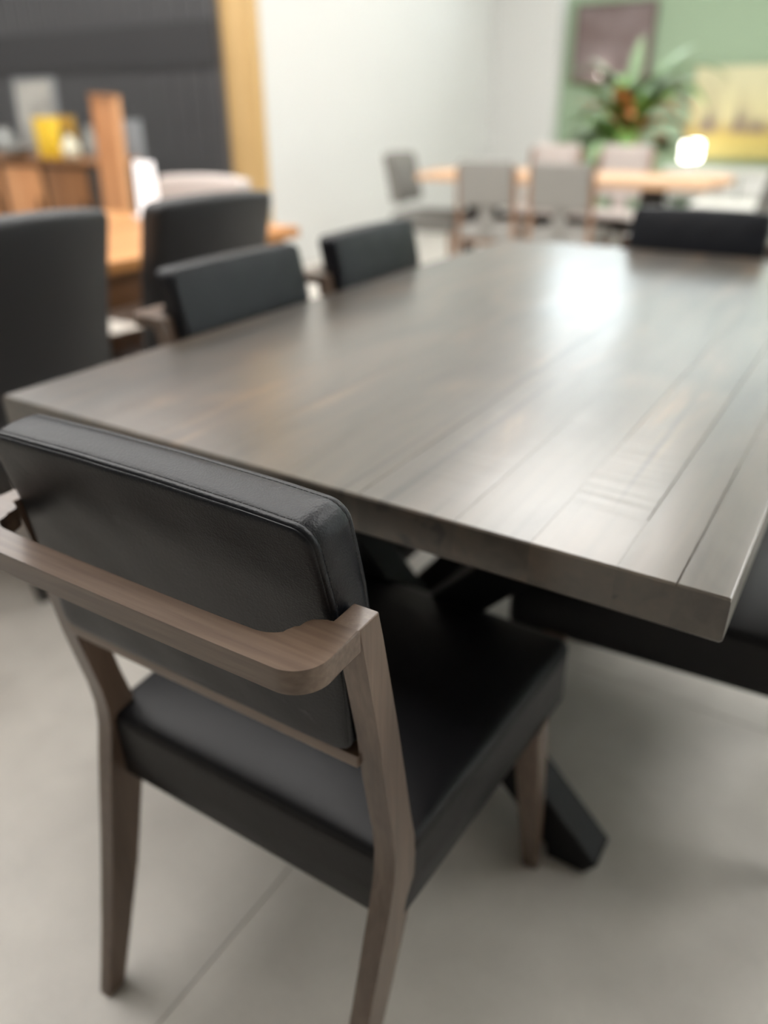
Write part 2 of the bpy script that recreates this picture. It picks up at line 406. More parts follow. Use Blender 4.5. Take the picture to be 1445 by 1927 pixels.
def rrect(hw, hh, r, nseg=8, nst=14):
    """points round a rounded rectangle with evenly split straights, same count for any size"""
    hw = max(hw, 0.001); hh = max(hh, 0.001); r = max(min(r, hw * 0.98, hh * 0.98), 0.0004)
    pts = []
    corners = [(hw - r, hh - r, 0), (-(hw - r), hh - r, 90), (-(hw - r), -(hh - r), 180), (hw - r, -(hh - r), 270)]
    for k, (cx, cy, a0) in enumerate(corners):
        for i in range(nseg + 1):
            a = math.radians(a0 + 90 * i / nseg); pts.append((cx + r * math.cos(a), cy + r * math.sin(a)))
        nx, ny, na = corners[(k + 1) % 4]
        a = math.radians(a0 + 90); p0 = (cx + r * math.cos(a), cy + r * math.sin(a))
        a = math.radians(na); p1 = (nx + r * math.cos(a), ny + r * math.sin(a))
        for i in range(1, nst):
            t = i / nst; pts.append((p0[0] + (p1[0] - p0[0]) * t, p0[1] + (p1[1] - p0[1]) * t))
    return pts


def puff(name, hw, hh, rc, prof, fmap, mat, parent, nst=14):
    """upholstered slab: rings (inset, depth) of a rounded rectangle; fmap((a,b,depth)) places it"""
    bm = bmesh.new(); rings = []
    for ins, d in prof:
        s = [fmap(a, b, d) for a, b in rrect(hw - ins, hh - ins * (1 if ins < 0.05 else hh / hw), max(rc - ins, rc * 0.35), nst=nst)]
        rings.append(s)
    add_loft(bm, rings)
    return mesh_obj(name, bm, mat, parent, smooth=True)


def stitch_rows(name, rows, parent, mat, dash=0.0042, pitch=0.0062, th=0.00045):
    """dashes laid along closed point rows"""
    bm = bmesh.new()
    for pts in rows:
        P = [Vector(p) for p in pts]; P.append(P[0])
        acc = 0.0; nxt = 0.0
        for a, b in zip(P[:-1], P[1:]):
            L = (b - a).length
            while nxt < acc + L:
                t = (nxt - acc) / max(L, 1e-9); p = a.lerp(b, t); d = (b - a).normalized()
                q = d.to_track_quat('X', 'Z').to_matrix()
                add_box(bm, p, (dash, th * 2, th * 2), rot=q)
                nxt += pitch
            acc += L
    o = mesh_obj(name, bm, mat, parent); o['kind'] = 'stuff'
    return o


def thing(name, label, cat, loc=(0, 0, 0), rotz=0.0, group=None):
    o = bpy.data.objects.new(name, None); COL.objects.link(o)
    o.location = loc; o.rotation_euler = (0, 0, rotz); o.empty_display_size = 0.1
    o['label'] = label; o['category'] = cat
    if group: o['group'] = group
    return o


def tag(o, label, cat, group=None):
    o['label'] = label; o['category'] = cat
    if group: o['group'] = group
    return o


def struct(o):
    o['kind'] = 'structure'; return o


def dup(root, loc, rotz, label, group=None):
    r = root.copy(); COL.objects.link(r); r.location = loc; r.rotation_euler = (0, 0, rotz); r['label'] = label
    if group: r['group'] = group
    for ch in list(root.children):
        c = ch.copy(); COL.objects.link(c); c.parent = r
        for gch in ch.children:
            d = gch.copy(); COL.objects.link(d); d.parent = c
    return r


def interp(tab, z):
    tab = sorted(tab)
    if z <= tab[0][0]: return tab[0][1]
    for (a, va), (b, vb) in zip(tab[:-1], tab[1:]):
        if z <= b:
            t = (z - a) / (b - a); return va + (vb - va) * t
    return tab[-1][1]


# ------------------------------------------------------------------ room shell
def plane_box(name, x0, x1, y0, y1, z0, z1, mat, parent=None):
    return box(name, ((x0 + x1) / 2, (y0 + y1) / 2, (z0 + z1) / 2), (x1 - x0, y1 - y0, z1 - z0), mat, parent)


H = 3.8
# floor slabs parted by saw-cut joints
floor = struct(plane_box('floor', -12.2, 5.2, -5.2, 8.7, -0.2, -0.006, M['floor']))
xs = [-12.2, -9.568, -6.568, -3.568, -0.568, 2.432, 5.2]
ys = [-5.2, -2.21, 0.79, 3.79, 6.79, 8.7]
for i in range(len(xs) - 1):
    for j in range(len(ys) - 1):
        gap = 0.0012
        s = plane_box('slab', xs[i] + gap, xs[i + 1] - gap, ys[j] + gap, ys[j + 1] - gap, -0.02, 0.0, M['floor'])
        s.parent = floor; s.location = Vector(s.location) - Vector(floor.location)
struct(plane_box('ceiling', -12.2, 5.2, -5.2, 8.7, H, H + 0.1, M['ceiling']))
struct(plane_box('wall_left', -12.2, -12.0, -5.2, 4.2, 0, H, M['white_wall']))
struct(plane_box('wall_rear', -12.2, 5.2, -5.2, -5.0, 0, H, M['grey_wall']))
# charcoal boarded wall: backing plus single boards
bw = struct(plane_box('wall_back_left', -12.2, -4.435, 4.215, 4.4, 0, H, M['groove']))
PW = 0.165
x = -4.435; board_me = None
while x > -11.9:
    if board_me is None:
        bm = bmesh.new(); add_box(bm, (0, 0, 0), (PW - 0.020, 0.016, H), 0.002, 1)
        o = mesh_obj('wall_board', bm, M['black_wall'], bw); board_me = o.data
    else:
        o = bpy.data.objects.new('wall_board', board_me); COL.objects.link(o); o.parent = bw
    o.location = Vector((x - PW / 2, 4.207, H / 2)) - Vector(bw.location)
    x -= PW
struct(plane_box('trim_1', -12.0, -4.436, 4.185, 4.199, 1.45, 1.735, M['shade_band']))  # shadow band across the boards, put in as a darker strip
# pale timber post
struct(box('trim_2', (-4.285, 4.30, H / 2), (0.285, 0.10, H), M['post_wood'], bev=0.006))
# white wall block that steps back, then the sage wall
struct(plane_box('wall_return', -4.42, -4.15, 4.36, 8.3, 0, H, M['white_wall']))
struct(plane_box('wall_back_middle', -4.42, -3.42, 8.3, 8.69, 0, H, M['white_wall']))
struct(plane_box('wall_back_right', -3.42, 5.2, 8.5, 8.7, 0, 2.2, M['green_wall']))
struct(plane_box('trim_3', -3.42, 5.0, 8.47, 8.499, 0, 0.12, M['white_metal']))
# high windows above the sage wall
struct(plane_box('wall_back_header', -3.42, 5.2, 8.5, 8.7, 3.55, H, M['green_wall']))
n = 1
for (a, b_) in [(-3.42, -2.35), (-2.25, -0.4), (-0.3, 1.55), (1.65, 3.5)]:
    wn = plane_box('window_%d' % n, a, b_, 8.58, 8.592, 2.2, 3.55, M['glass']); struct(wn)
    bm = bmesh.new()
    hw = (b_ - a) / 2
    for (px, pz, sx, sz) in [(0, -0.655, 2 * hw, 0.04), (0, 0.655, 2 * hw, 0.04), (-hw + 0.02, 0, 0.04, 1.27), (hw - 0.02, 0, 0.04, 1.27), (0, 0, 0.03, 1.27)]:
        add_box(bm, (px, 0, pz), (sx, 0.07, sz))
    mesh_obj('window_frame', bm, M['white_metal'], wn)
    if n >= 1:
        bl = plane_box('added_blind', a + 0.03, b_ - 0.03, 8.545, 8.548, 2.23 if n > 1 else 2.72, 3.52, M['dim_blind']); bl.parent = wn; bl.location = Vector(bl.location) - Vector(wn.location)  # added to dim and crop the glow of the high windows
    struct(plane_box('trim_%d' % (3 + n), b_, b_ + 0.1 if b_ < 3 else 5.2, 8.5, 8.7, 2.2, 3.55, M['green_wall']))
    n += 1
# unseen right-hand wall; its tall windows are added for side light
struct(plane_box('wall_right', 5.0, 5.2, -5.0, 1.8, 0, H, M['white_wall']))
struct(plane_box('wall_right_far', 5.0, 5.2, 7.9, 8.5, 0, H, M['white_wall']))
struct(plane_box('wall_right_sill', 5.0, 5.2, 1.8, 7.9, 0, 0.5, M['white_wall']))
struct(plane_box('wall_right_header', 5.0, 5.2, 1.8, 7.9, 3.1, H, M['white_wall']))
struct(plane_box('trim_10', 5.0, 5.2, 4.7, 5.0, 0.5, 3.1, M['white_wall']))
for (y0, y1) in ((1.8, 4.7), (5.0, 7.9)):
    wn = plane_box('window_%d' % n, 5.09, 5.102, y0, y1, 0.5, 3.1, M['glass']); struct(wn)
    bm = bmesh.new(); hy = (y1 - y0) / 2
    for (py, pz, sy, sz) in [(0, -1.27, 2 * hy, 0.05), (0, 1.27, 2 * hy, 0.05), (-hy + 0.025, 0, 0.05, 2.49), (hy - 0.025, 0, 0.05, 2.49), (0, 0, 0.04, 2.49)]:
        add_box(bm, (0, py, pz), (0.08, sy, sz))
    mesh_obj('window_frame', bm, M['black_frame'], wn)
    bl = plane_box('added_blind', 5.03, 5.033, y0 + 0.03, y1 - 0.03, 0.52, 3.08, M['dim_blind']); bl.parent = wn; bl.location = Vector(bl.location) - Vector(wn.location)  # added cloth that softens the side light
    n += 1
# unseen ceiling panels added as fill light for floor and chairs
proto = None
for (lx, ly) in [(-7.5, 2.9), (-7.5, 0.3), (-4.7, 2.9), (-4.7, 0.3), (-1.9, 5.6), (0.9, 5.6), (-1.9, 2.9), (-1.9, 0.3), (1.5, 1.9)]:
    if proto is None:
        proto = thing('added_ceiling_panel', 'unseen square ceiling panel added for fill light', 'ceiling light', (lx, ly, H), 0, 'added ceiling fill panels')
        bm = bmesh.new()
        for (px, py, sx, sy) in [(0, -0.92, 1.88, 0.04), (0, 0.92, 1.88, 0.04), (-0.92, 0, 0.04, 1.8), (0.92, 0, 0.04, 1.8)]: add_box(bm, (px, py, -0.02), (sx, sy, 0.04))
        mesh_obj('frame', bm, M['white_metal'], proto)
        box('diffuser', (0, 0, -0.014), (1.8, 1.8, 0.012), M['fill_panel'], proto)
    else:
        dup(proto, (lx, ly, H), 0, 'unseen square ceiling panel added for fill light')

# ------------------------------------------------------------------ armchair (head-of-table chair and its copies)
REAR = [(0, -.297), (.10, -.269), (.241, -.234), (.33, -.214), (.39, -.200), (.43, -.191), (.462, -.189), (.50, -.193), (.589, -.2085), (.645, -.2155), (.701, -.2265), (.76, -.238), (.787, -.244)]
FRONT = [(0, -.268), (.188, -.200), (.333, -.158), (.39, -.148), (.43, -.1455), (.46, -.149), (.506, -.159), (.64, -.184), (.759, -.209), (.787, -.2145)]


def lean(z): return interp([(.60, -.2212), (.62, -.222), (.66, -.2245), (.71, -.229), (.75, -.2345), (.786, -.240), (.83, -.2495), (.868, -.259), (.89, -.2645)], z)


def make_armchair(label):
    t = thing('dining_armchair', label, 'chair')
    # posts
    for s in (1, -1):
        bm = bmesh.new()
        pts = [(y, z) for z, y in REAR] + [(y, z) for z, y in reversed(FRONT)]
        add_prism(bm, pts, 0, 0.2035, 0.2290, 0.0018, 3)
        for v in bm.verts:
            zz = v.co.z
            tp = max(0, (0.40 - zz)) / 0.40
            v.co.x += -0.0125 * tp if v.co.x < 0.2155 else -0.0165 * tp
            if s < 0: v.co.x = -v.co.x
        mesh_obj('back_leg', bm, M['chair_wood'], t, True)
    # wrap-round rail
    out = []
    half = [(0.2288, -0.2425), (0.2288, -0.282)]
    for i in range(1, 14):
        a = math.radians(-90 * i / 14); half.append((0.1988 + 0.030 * math.cos(a), -0.2835 + 0.030 * math.sin(a)))
    half += [(0.1988, -0.3135), (0.12, -0.3145), (0.05, -0.315)]
    inner = [(0.2288 - 0.0255, -0.2425), (0.199, -0.2445), (0.188, -0.2485), (0.186, -0.255), (0.184, -0.262)]
    for i in range(1, 11):
        a = math.radians(90 * i / 10); inner.append((0.184 - 0.028 * (1 - math.cos(a)), -0.262 - 0.0225 * math.sin(a)))
    inner += [(0.12, -0.2855), (0.05, -0.286)]
    loop = half + [(-x, y) for x, y in reversed(half)] + [(-x, y) for x, y in inner] + list(reversed(inner))
    bm = bmesh.new(); add_prism(bm, loop, 2, 0.7645, 0.787, 0.0018, 3)
    mesh_obj('top_rail', bm, M['chair_wood_x'], t, True)
    # lower rail
    box('lower_rail', (0, -0.2045, 0.6085), (0.408, 0.022, 0.0155), M['chair_wood_x'], t, bev=0.002)
    # back cushion
    zc, hh, hw, th = 0.7445, 0.1275, 0.2005, 0.0545
    def fm(a, b, d):
        z = zc + b
        fade = max(0.0, 1 - (abs(a) / hw) ** 4) * max(0.0, 1 - (abs(b) / hh) ** 4)
        zz = z + 0.004 * (1 - (a / hw) ** 2) * max(0, b / hh)          # slight crown along the top
        taper = 1 - 0.012 * max(0, b / hh)
        y = lean(z) + d + (-0.0035 * fade if d < 0.012 else (0.006 * fade if d > th - 0.012 else 0))
        # gentle wrinkling
        y += 0.0006 * math.sin(a * 61 + b * 23) * math.sin(b * 47)
        return (a * taper, y, zz + d * 0.10)
    prof = [(0.13, 0.0), (0.11, 0.0), (0.085, 0.0), (0.06, 0.0), (0.04, 0.0), (0.022, 0.0002), (0.012, 0.0004), (0.007, 0.0008), (0.0042, 0.0016), (0.0028, 0.0028), (0.0026, 0.0036),
            (0.0016, 0.0040), (0.0004, 0.0052), (0.0, 0.0070), (0.0004, 0.0088), (0.0013, 0.0100), (0.0008, 0.0112), (-0.0006, 0.015), (-0.0012, 0.027),
            (-0.0008, 0.040), (0.0004, 0.0468), (0.0013, 0.0480), (0.0008, 0.0492), (0.0010, 0.0515), (0.0026, 0.0538), (0.0044, 0.0544), (0.006, 0.0545),
            (0.012, th), (0.022, th), (0.04, th), (0.06, th), (0.085, th), (0.11, th), (0.13, th)]
    c = puff('back_cushion', hw, hh, 0.020, prof, fm, M['leather'], t, nst=22)
    rows = []
    for ins, d in ((0.0011, 0.0100), (0.0011, 0.0480)):
        rows.append([fm(a, b, d) for a, b in rrect(hw - ins, hh - ins, 0.019, nst=22)])
    stitch_rows('stitching', rows, c, M['thread'])
    # seat
    shx, shy, syc = 0.2265, 0.2330, 0.0500
    def fs(a, b, d):
        k = (b / shy + 1) / 2
        x = a * (1 + 0.13 * k)
        fade = max(0.0, 1 - (abs(a) / shx) ** 3) * max(0.0, 1 - (abs(b) / shy) ** 3)
        z = 0.3445 + d + (0.019 * fade if d > 0.09 else 0)
        yv = syc + b
        if b > shy * 0.9: yv += 0.006 * (1 - (a / shx) ** 2)
        return (x, yv, z)
    sp = [(0.15, 0.0), (0.08, 0.0), (0.03, 0.0), (0.006, 0.0), (0.002, 0.001), (0.0, 0.004), (0.0, 0.04), (0.0004, 0.080), (0.0010, 0.0925), (0.0022, 0.0945), (0.0014, 0.0958), (0.002, 0.0985),
          (0.005, 0.1015), (0.010, 0.1030), (0.018, 0.1040), (0.032, 0.1045), (0.05, 0.1047), (0.075, 0.1048), (0.11, 0.1048), (0.15, 0.1048), (0.19, 0.1048)]
    se = puff('seat', shx, shy, 0.022, sp, fs, M['leather_seat'], t, nst=20)
    stitch_rows('stitching', [[fs(a, b, 0.0925) for a, b in rrect(shx - 0.0006, shy - 0.0006, 0.0215, nst=20)]], se, M['thread'])
    # front legs
    for s in (1, -1):
        taper_leg('front_leg', (s * 0.2325, 0.192, 0.352), (0.0205, 0.0225), (s * 0.2450, 0.240, 0.0), (0.0135, 0.0125), M['chair_wood'], t)
        box('glide', (s * 0.2450, 0.240, 0.0015), (0.018, 0.016, 0.003), M['steel'], t)
    return t


G_ARM = 'black upholstered armchairs round the grey-brown table'
main = make_armchair('large black armchair with taupe wood rail in the foreground, at the near table end')
main['group'] = G_ARM
main.location = (-0.4656, 0.0, 0.0); main.rotation_euler = (0, 0, 0.0088)
dup(main, (-0.91, 0.625, 0), -PI / 2, 'black padded armchair on the left side of the table, the nearer of the two there')
dup(main, (-0.905, 1.155, 0), -PI / 2 + 0.03, 'black padded armchair on the left side of the table, the farther of the two there')
dup(main, (-0.09, 0.665, 0), PI / 2, 'black padded armchair pushed under the right side of the table, only its seat showing')
dup(main, (-0.46, 1.725, 0), PI, 'black padded armchair at the far end of the table')

# ------------------------------------------------------------------ main table
tb = thing('dining_table', 'long grey-brown stained plank dining table on a black crossed steel base', 'table', (-0.53, 0.94125, 0))
TL, TT, TZ = 1.8825, 0.0492, 0.76
seams = [0.0, -0.048, -0.104, -0.191, -0.278, -0.401, -0.512, -0.628, -0.742, -0.851, -0.957, -1.060]
ox, oy = 0.53, -0.94125


def seam_depth(i, y):
    r = 0.5 + 0.5 * math.sin(i * 12.9 + y * 3.1) * math.sin(i * 5.3 + y * 1.7)
    base = 0.0002 + 0.0002 * r
    if i == 1: base = 0.0009 if y < 0.31 else 0.0003
    if i == 2: base = 0.0008 if 0.11 < y < 1.3 else 0.0002
    if i == 3: base = 0.0005 if 0.31 < y else 0.0002
    if i == 5: base = 0.0006 if y < 0.9 else 0.0003
    if i in (7, 8): base = 0.0005
    return base


jit = {}
for i in range(1, len(seams) - 1):
    rr_ = random.Random(i * 11)
    jit[i] = [rr_.uniform(-1, 1) for _ in range(400)]
for i in range(len(seams) - 1):
    xr, xl = seams[i], seams[i + 1]
    bm = bmesh.new(); rings = []
    ysn = []
    y = 0.0
    while y < TL - 1e-6:
        ysn.append(y); y += 0.006 if y < 0.6 else 0.02
    ysn.append(TL)
    for q, y in enumerate(ysn):
        outer_r, outer_l = i == 0, i == len(seams) - 2
        dr = 0.0025 if outer_r else seam_depth(i, y)
        dl = 0.0025 if outer_l else seam_depth(i + 1, y)
        jr = 0 if outer_r else dr * 0.45 * (jit[i][q])
        jl = 0 if outer_l else dl * 0.45 * (jit[i + 1][q])
        e = 0.0
        if y == 0.0 or y == TL: e = 0.0022
        a, b_ = xr, xl
        zt = TZ - e; zb = TZ - TT + e
        er = 0.0025 if outer_r else 0.0; el = 0.0025 if outer_l else 0.0
        rings.append([(a - dr - jr + ox, y + oy, zt), (a - er * 0.3 + ox, y + oy, zt - dr * 0.3 if outer_r else zt - dr * 1.6), (a + ox, y + oy, zt - max(dr * 1.0, 0.001) if outer_r else zt - dr * 3),
                      (a + ox, y + oy, zb + er), (a - er + ox, y + oy, zb),
                      (b_ + el + ox, y + oy, zb), (b_ + ox, y + oy, zb + el),
                      (b_ + ox, y + oy, zt - max(dl, 0.001) if outer_l else zt - dl * 3), (b_ + el * 0.3 + ox, y + oy, zt - dl * 0.3 if outer_l else zt - dl * 1.6), (b_ + dl + jl + ox, y + oy, zt)])
    # end bevel rings pulled inward so ends are slightly eased
    r0 = [(p[0], oy, p[2]) for p in rings[0]]
    body = [rings[0]] + [rings[k] for k in range(1, len(rings))]
    mid0 = [(p[0], oy + 0.0022, p[2]) for p in rings[1]]
    mid1 = [(p[0], oy + TL - 0.0022, p[2]) for p in rings[-2]]
    add_loft(bm, [rings[0], mid0] + rings[1:-1] + [mid1, rings[-1]])
    mesh_obj('plank', bm, M['table'], tb, True)
# steel base: crossed beams, two frames and a joining beam
for by in (0.30, 1.5825):
    for s in (1, -1):
        bm = bmesh.new()
        x0, x1 = 0.045 + s * 0.322, 0.045 - s * 0.322
        zt = TZ - TT - 0.008
        hwid = 0.043
        pts = [(x0 - hwid, 0.0), (x0 + hwid * 0.55, 0.0), (x0 + hwid, 0.030), (x1 + hwid, zt), (x1 - hwid, zt), (x0 - hwid, 0.03)] if s > 0 else \
              [(x0 + hwid, 0.0), (x0 - hwid * 0.55, 0.0), (x0 - hwid, 0.030), (x1 - hwid, zt), (x1 + hwid, zt), (x0 + hwid, 0.03)]
        add_prism(bm, pts, 1, by - 0.94125 - 0.035 + (0.0005 * s), by - 0.94125 + 0.035 + (0.0005 * s), 0.003, 1)
        mesh_obj('crossed_leg', bm, M['steel'], tb)
    box('mounting_plate', (0, by - 0.94125, TZ - TT - 0.004), (0.86, 0.12, 0.008), M['steel'], tb)
box('stretcher_beam', (0, 0.0, 0.345), (0.06, 1.20, 0.06), M['steel'], tb, bev=0.003)

# ------------------------------------------------------------------ honey wood table, left
t = thing('wooden_table', 'honey-coloured wooden dining table behind the two tall black chairs', 'table', (-2.48, 0.83, 0))
for k in range(7):
    w_ = 1.24 / 7
    box('plank', (-0.62 + w_ * (k + 0.5), 0, 0.742), (w_ - 0.003, 1.9, 0.036), M['orange_wood'], t, bev=0.003)
for (a, b_, sx, sy) in [(0, -0.88, 1.10, 0.03), (0, 0.88, 1.10, 0.03), (-0.56, 0, 0.03, 1.73), (0.56, 0, 0.03, 1.73)]:
    box('apron', (a, b_, 0.668), (sx, sy, 0.11), M['brown_wood'], t, bev=0.002)
for sx in (-1, 1):
    for sy in (-1, 1):
        taper_leg('leg', (sx * 0.54, sy * 0.86, 0.724), (0.045, 0.045), (sx * 0.54, sy * 0.86, 0), (0.032, 0.032), M['brown_wood'], t)


# tall fully upholstered chairs
def make_parsons(name, label, mat, legmat, top=0.945, hw=0.235):
    t = thing(name, label, 'chair')
    def fb(a, b, d):
        z = 0.71 + b
        y = -0.215 - 0.10 * ((z - 0.45) / 0.5) ** 1.4 if z > 0.45 else -0.215
        y += d + 0.030 * (1 - (a / hw) ** 2) * (-1)      # curved round the sitter
        return (a, y, z - 0.012 * (a / hw) ** 2 * max(0, b) / 0.25)
    hh = top - 0.71
    prof = [(0.15, -0.002), (0.08, -0.002), (0.04, -0.001), (0.02, 0.0), (0.010, 0.003), (0.003, 0.010), (0.0, 0.020), (0.0, 0.07), (0.003, 0.082), (0.010, 0.089), (0.02, 0.092), (0.04, 0.095), (0.08, 0.098), (0.15, 0.098)]
    puff('backrest', hw, hh, 0.03, prof, fb, mat, t)
    def fs(a, b, d): return (a, 0.02 + b, 0.36 + d + (0.015 * max(0, 1 - (a / hw) ** 2) * max(0, 1 - (b / 0.25) ** 2) if d > 0.1 else 0))
    sp = [(0.15, 0), (0.05, 0), (0.01, 0), (0.0, 0.006), (0, 0.095), (0.004, 0.108), (0.012, 0.114), (0.03, 0.116), (0.07, 0.117), (0.12, 0.117), (0.17, 0.117)]
    puff('seat', hw, 0.25, 0.03, sp, fs, mat, t)
    for sx in (-1, 1):
        taper_leg('leg', (sx * (hw - 0.03), 0.235, 0.365), (0.02, 0.02), (sx * (hw - 0.03), 0.24, 0), (0.014, 0.014), legmat, t)
        taper_leg('leg', (sx * (hw - 0.03), -0.20, 0.40), (0.02, 0.022), (sx * (hw - 0.03), -0.27, 0), (0.014, 0.014), legmat, t)
    return t


G_TALL = 'tall black upholstered chairs at the honey wood table'
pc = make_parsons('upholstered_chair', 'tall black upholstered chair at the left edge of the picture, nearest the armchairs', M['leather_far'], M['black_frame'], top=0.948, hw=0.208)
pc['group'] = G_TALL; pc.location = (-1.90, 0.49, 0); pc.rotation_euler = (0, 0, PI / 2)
dup(pc, (-1.87, 1.085, 0), PI / 2 - 0.10, 'tall black upholstered chair in front of a pale chair, right of the white sign')
bc = make_parsons('pale_upholstered_chair', 'pale greige upholstered chair at the far end of the honey wood table', M['beige_fabric'], M['brown_wood'], top=0.90, hw=0.25)
bc.location = (-2.58, 1.775, 0); bc.rotation_euler = (0, 0, PI)

# white card on the table, glow added to make it bright
t = thing('sign_card', 'small white sign with added glow on the honey wood table', 'sign', (-2.53, 1.66, 0.76), -0.25)
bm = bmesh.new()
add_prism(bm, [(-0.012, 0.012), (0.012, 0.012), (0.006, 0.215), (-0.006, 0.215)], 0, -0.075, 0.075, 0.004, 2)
mesh_obj('card', bm, M['glow_card'], t, True, loc=(0, 0, 0))
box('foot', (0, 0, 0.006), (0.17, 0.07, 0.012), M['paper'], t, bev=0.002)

# sideboard
t = thing('sideboard', 'low brown wooden sideboard with black framing, left, before the charcoal wall', 'sideboard', (-5.32, 3.22, 0))
box('top', (0.0, 0, 0.85), (1.54, 0.46, 0.03), M['brown_wood'], t, bev=0.003)
box('body', (0.0, 0.01, 0.4625), (1.48, 0.40, 0.745), M['black_frame'], t, bev=0.002)
box('plinth', (0.0, 0.02, 0.045), (1.42, 0.36, 0.09), M['black_frame'], t)
for k, (dx, dm) in enumerate([(-0.48, 'column_wood'), (0.015, 'column_wood'), (0.50, 'brown_wood')]):
    d = box('door', (dx, -0.202, 0.46), (0.42, 0.022, 0.70), M[dm], t, bev=0.003)
    if k < 2: d['label'] = 'lighter orange door'
    box('handle', (0.17, -0.022, 0.08), (0.014, 0.022, 0.14), M['steel'], d, bev=0.002)
t = thing('wooden_screen', 'tall narrow orange wooden screen standing right of the sideboard', 'screen', (-4.36, 3.0, 0))
t.rotation_euler = (0, 0.055, 0)
box('board', (0, 0, 0.62), (0.18, 0.03, 1.20), M['column_wood'], t, bev=0.003)
for q in (-1, 1): box('stile', (q * 0.10, 0.002, 0.62), (0.022, 0.045, 1.22), M['column_wood'], t, bev=0.003)
box('cap', (0, 0.0, 1.237), (0.23, 0.055, 0.018), M['column_wood'], t, bev=0.002)
box('foot', (0, 0.0, 0.012), (0.26, 0.22, 0.02), M['brown_wood'], t, bev=0.003)
t = thing('grey_board', 'narrow blue-grey board standing right of the tall orange wooden screen', 'panel', (-4.655, 3.51, 0))
box('panel', (0, 0, 0.56), (0.15, 0.03, 1.08), M['grey_panel'], t, bev=0.002)
box('edge_strip', (-0.083, 0.0, 0.60), (0.014, 0.034, 1.16), M['black_frame'], t)
box('base', (0, 0, 0.01), (0.2, 0.08, 0.02), M['black_frame'], t)

# things on the sideboard (top at z 0.865)
ZT = 0.8655
t = thing('picture_panel', 'grey mottled picture panel standing upright at the back of the sideboard', 'picture', (-5.47, 3.34, ZT), 0.0)
R_ = Matrix.Rotation(math.radians(-4), 3, 'X')
def tilted_box(name, parts, mat, par):
    bm = bmesh.new()
    for c_, s_ in parts: add_box(bm, c_, s_)
    for v in bm.verts: v.co = R_ @ v.co
    return mesh_obj(name, bm, mat, par)
tilted_box('canvas', [((0, 0, 0.25), (0.42, 0.02, 0.48))], M['art_grey'], t)
tilted_box('frame', [((0, 0, 0.011), (0.45, 0.03, 0.02)), ((0, 0, 0.495), (0.45, 0.03, 0.02)), ((-0.217, 0, 0.253), (0.018, 0.03, 0.464)), ((0.217, 0, 0.253), (0.018, 0.03, 0.464))], M['grey_panel'], t)
t = thing('yellow_box', 'bright yellow upright box on the sideboard', 'box', (-5.045, 3.10, ZT), -0.1)
box('carton', (0, 0, 0.123), (0.19, 0.08, 0.244), M['yellow'], t, bev=0.004)
box('lid', (0.0, 0, 0.25), (0.194, 0.084, 0.012), M['yellow'], t, bev=0.003)
t = thing('amber_box', 'darker amber box behind the yellow box on the sideboard', 'box', (-5.03, 3.24, ZT), 0.1)
M['amber'] = plain('amber_card', (0.36, 0.21, 0.03), 0.5)
box('carton', (0, 0, 0.13), (0.13, 0.07, 0.26), M['amber'], t, bev=0.004)
box('label_band', (0.0, -0.036, 0.13), (0.09, 0.003, 0.08), M['grey_panel'], t)
t = thing('ceramic_jar', 'small cream ceramic jar at the right end of the sideboard', 'jar', (-4.80, 3.08, ZT))
bm = bmesh.new(); add_lathe(bm, [(0.038, 0), (0.053, 0.016), (0.060, 0.05), (0.056, 0.085), (0.038, 0.108), (0.034, 0.116)]); mesh_obj('body', bm, M['cream_glaze'], t, True)
bm = bmesh.new(); add_lathe(bm, [(0.038, 0.116), (0.038, 0.124), (0.018, 0.132), (0.010, 0.144), (0.003, 0.148)]); mesh_obj('lid', bm, M['cream_glaze'], t, True)
t = thing('grey_vase', 'slim grey vase behind the cream jar on the sideboard', 'vase', (-4.82, 3.26, ZT))
bm = bmesh.new(); add_lathe(bm, [(0.034, 0), (0.05, 0.05), (0.045, 0.11), (0.026, 0.16), (0.032, 0.20)]); mesh_obj('body', bm, M['grey_glaze'], t, True)
t = thing('grey_bowl', 'wide grey bowl left of the yellow box on the sideboard', 'bowl', (-5.42, 3.10, ZT))
bm = bmesh.new(); add_lathe(bm, [(0.05, 0.006), (0.08, 0.02), (0.135, 0.06), (0.14, 0.072), (0.13, 0.068), (0.07, 0.03), (0.02, 0.02)]); mesh_obj('body', bm, M['grey_glaze'], t, True)
bm = bmesh.new(); add_lathe(bm, [(0.065, 0.0), (0.065, 0.006), (0.05, 0.008)]); mesh_obj('foot', bm, M['black_frame'], t, True)
t = thing('dark_pot', 'dark rounded pot at the left end of the sideboard', 'pot', (-5.72, 3.22, ZT))
bm = bmesh.new(); add_lathe(bm, [(0.06, 0), (0.085, 0.05), (0.08, 0.11), (0.045, 0.17), (0.05, 0.19)]); mesh_obj('body', bm, M['grey_glaze'], t, True)

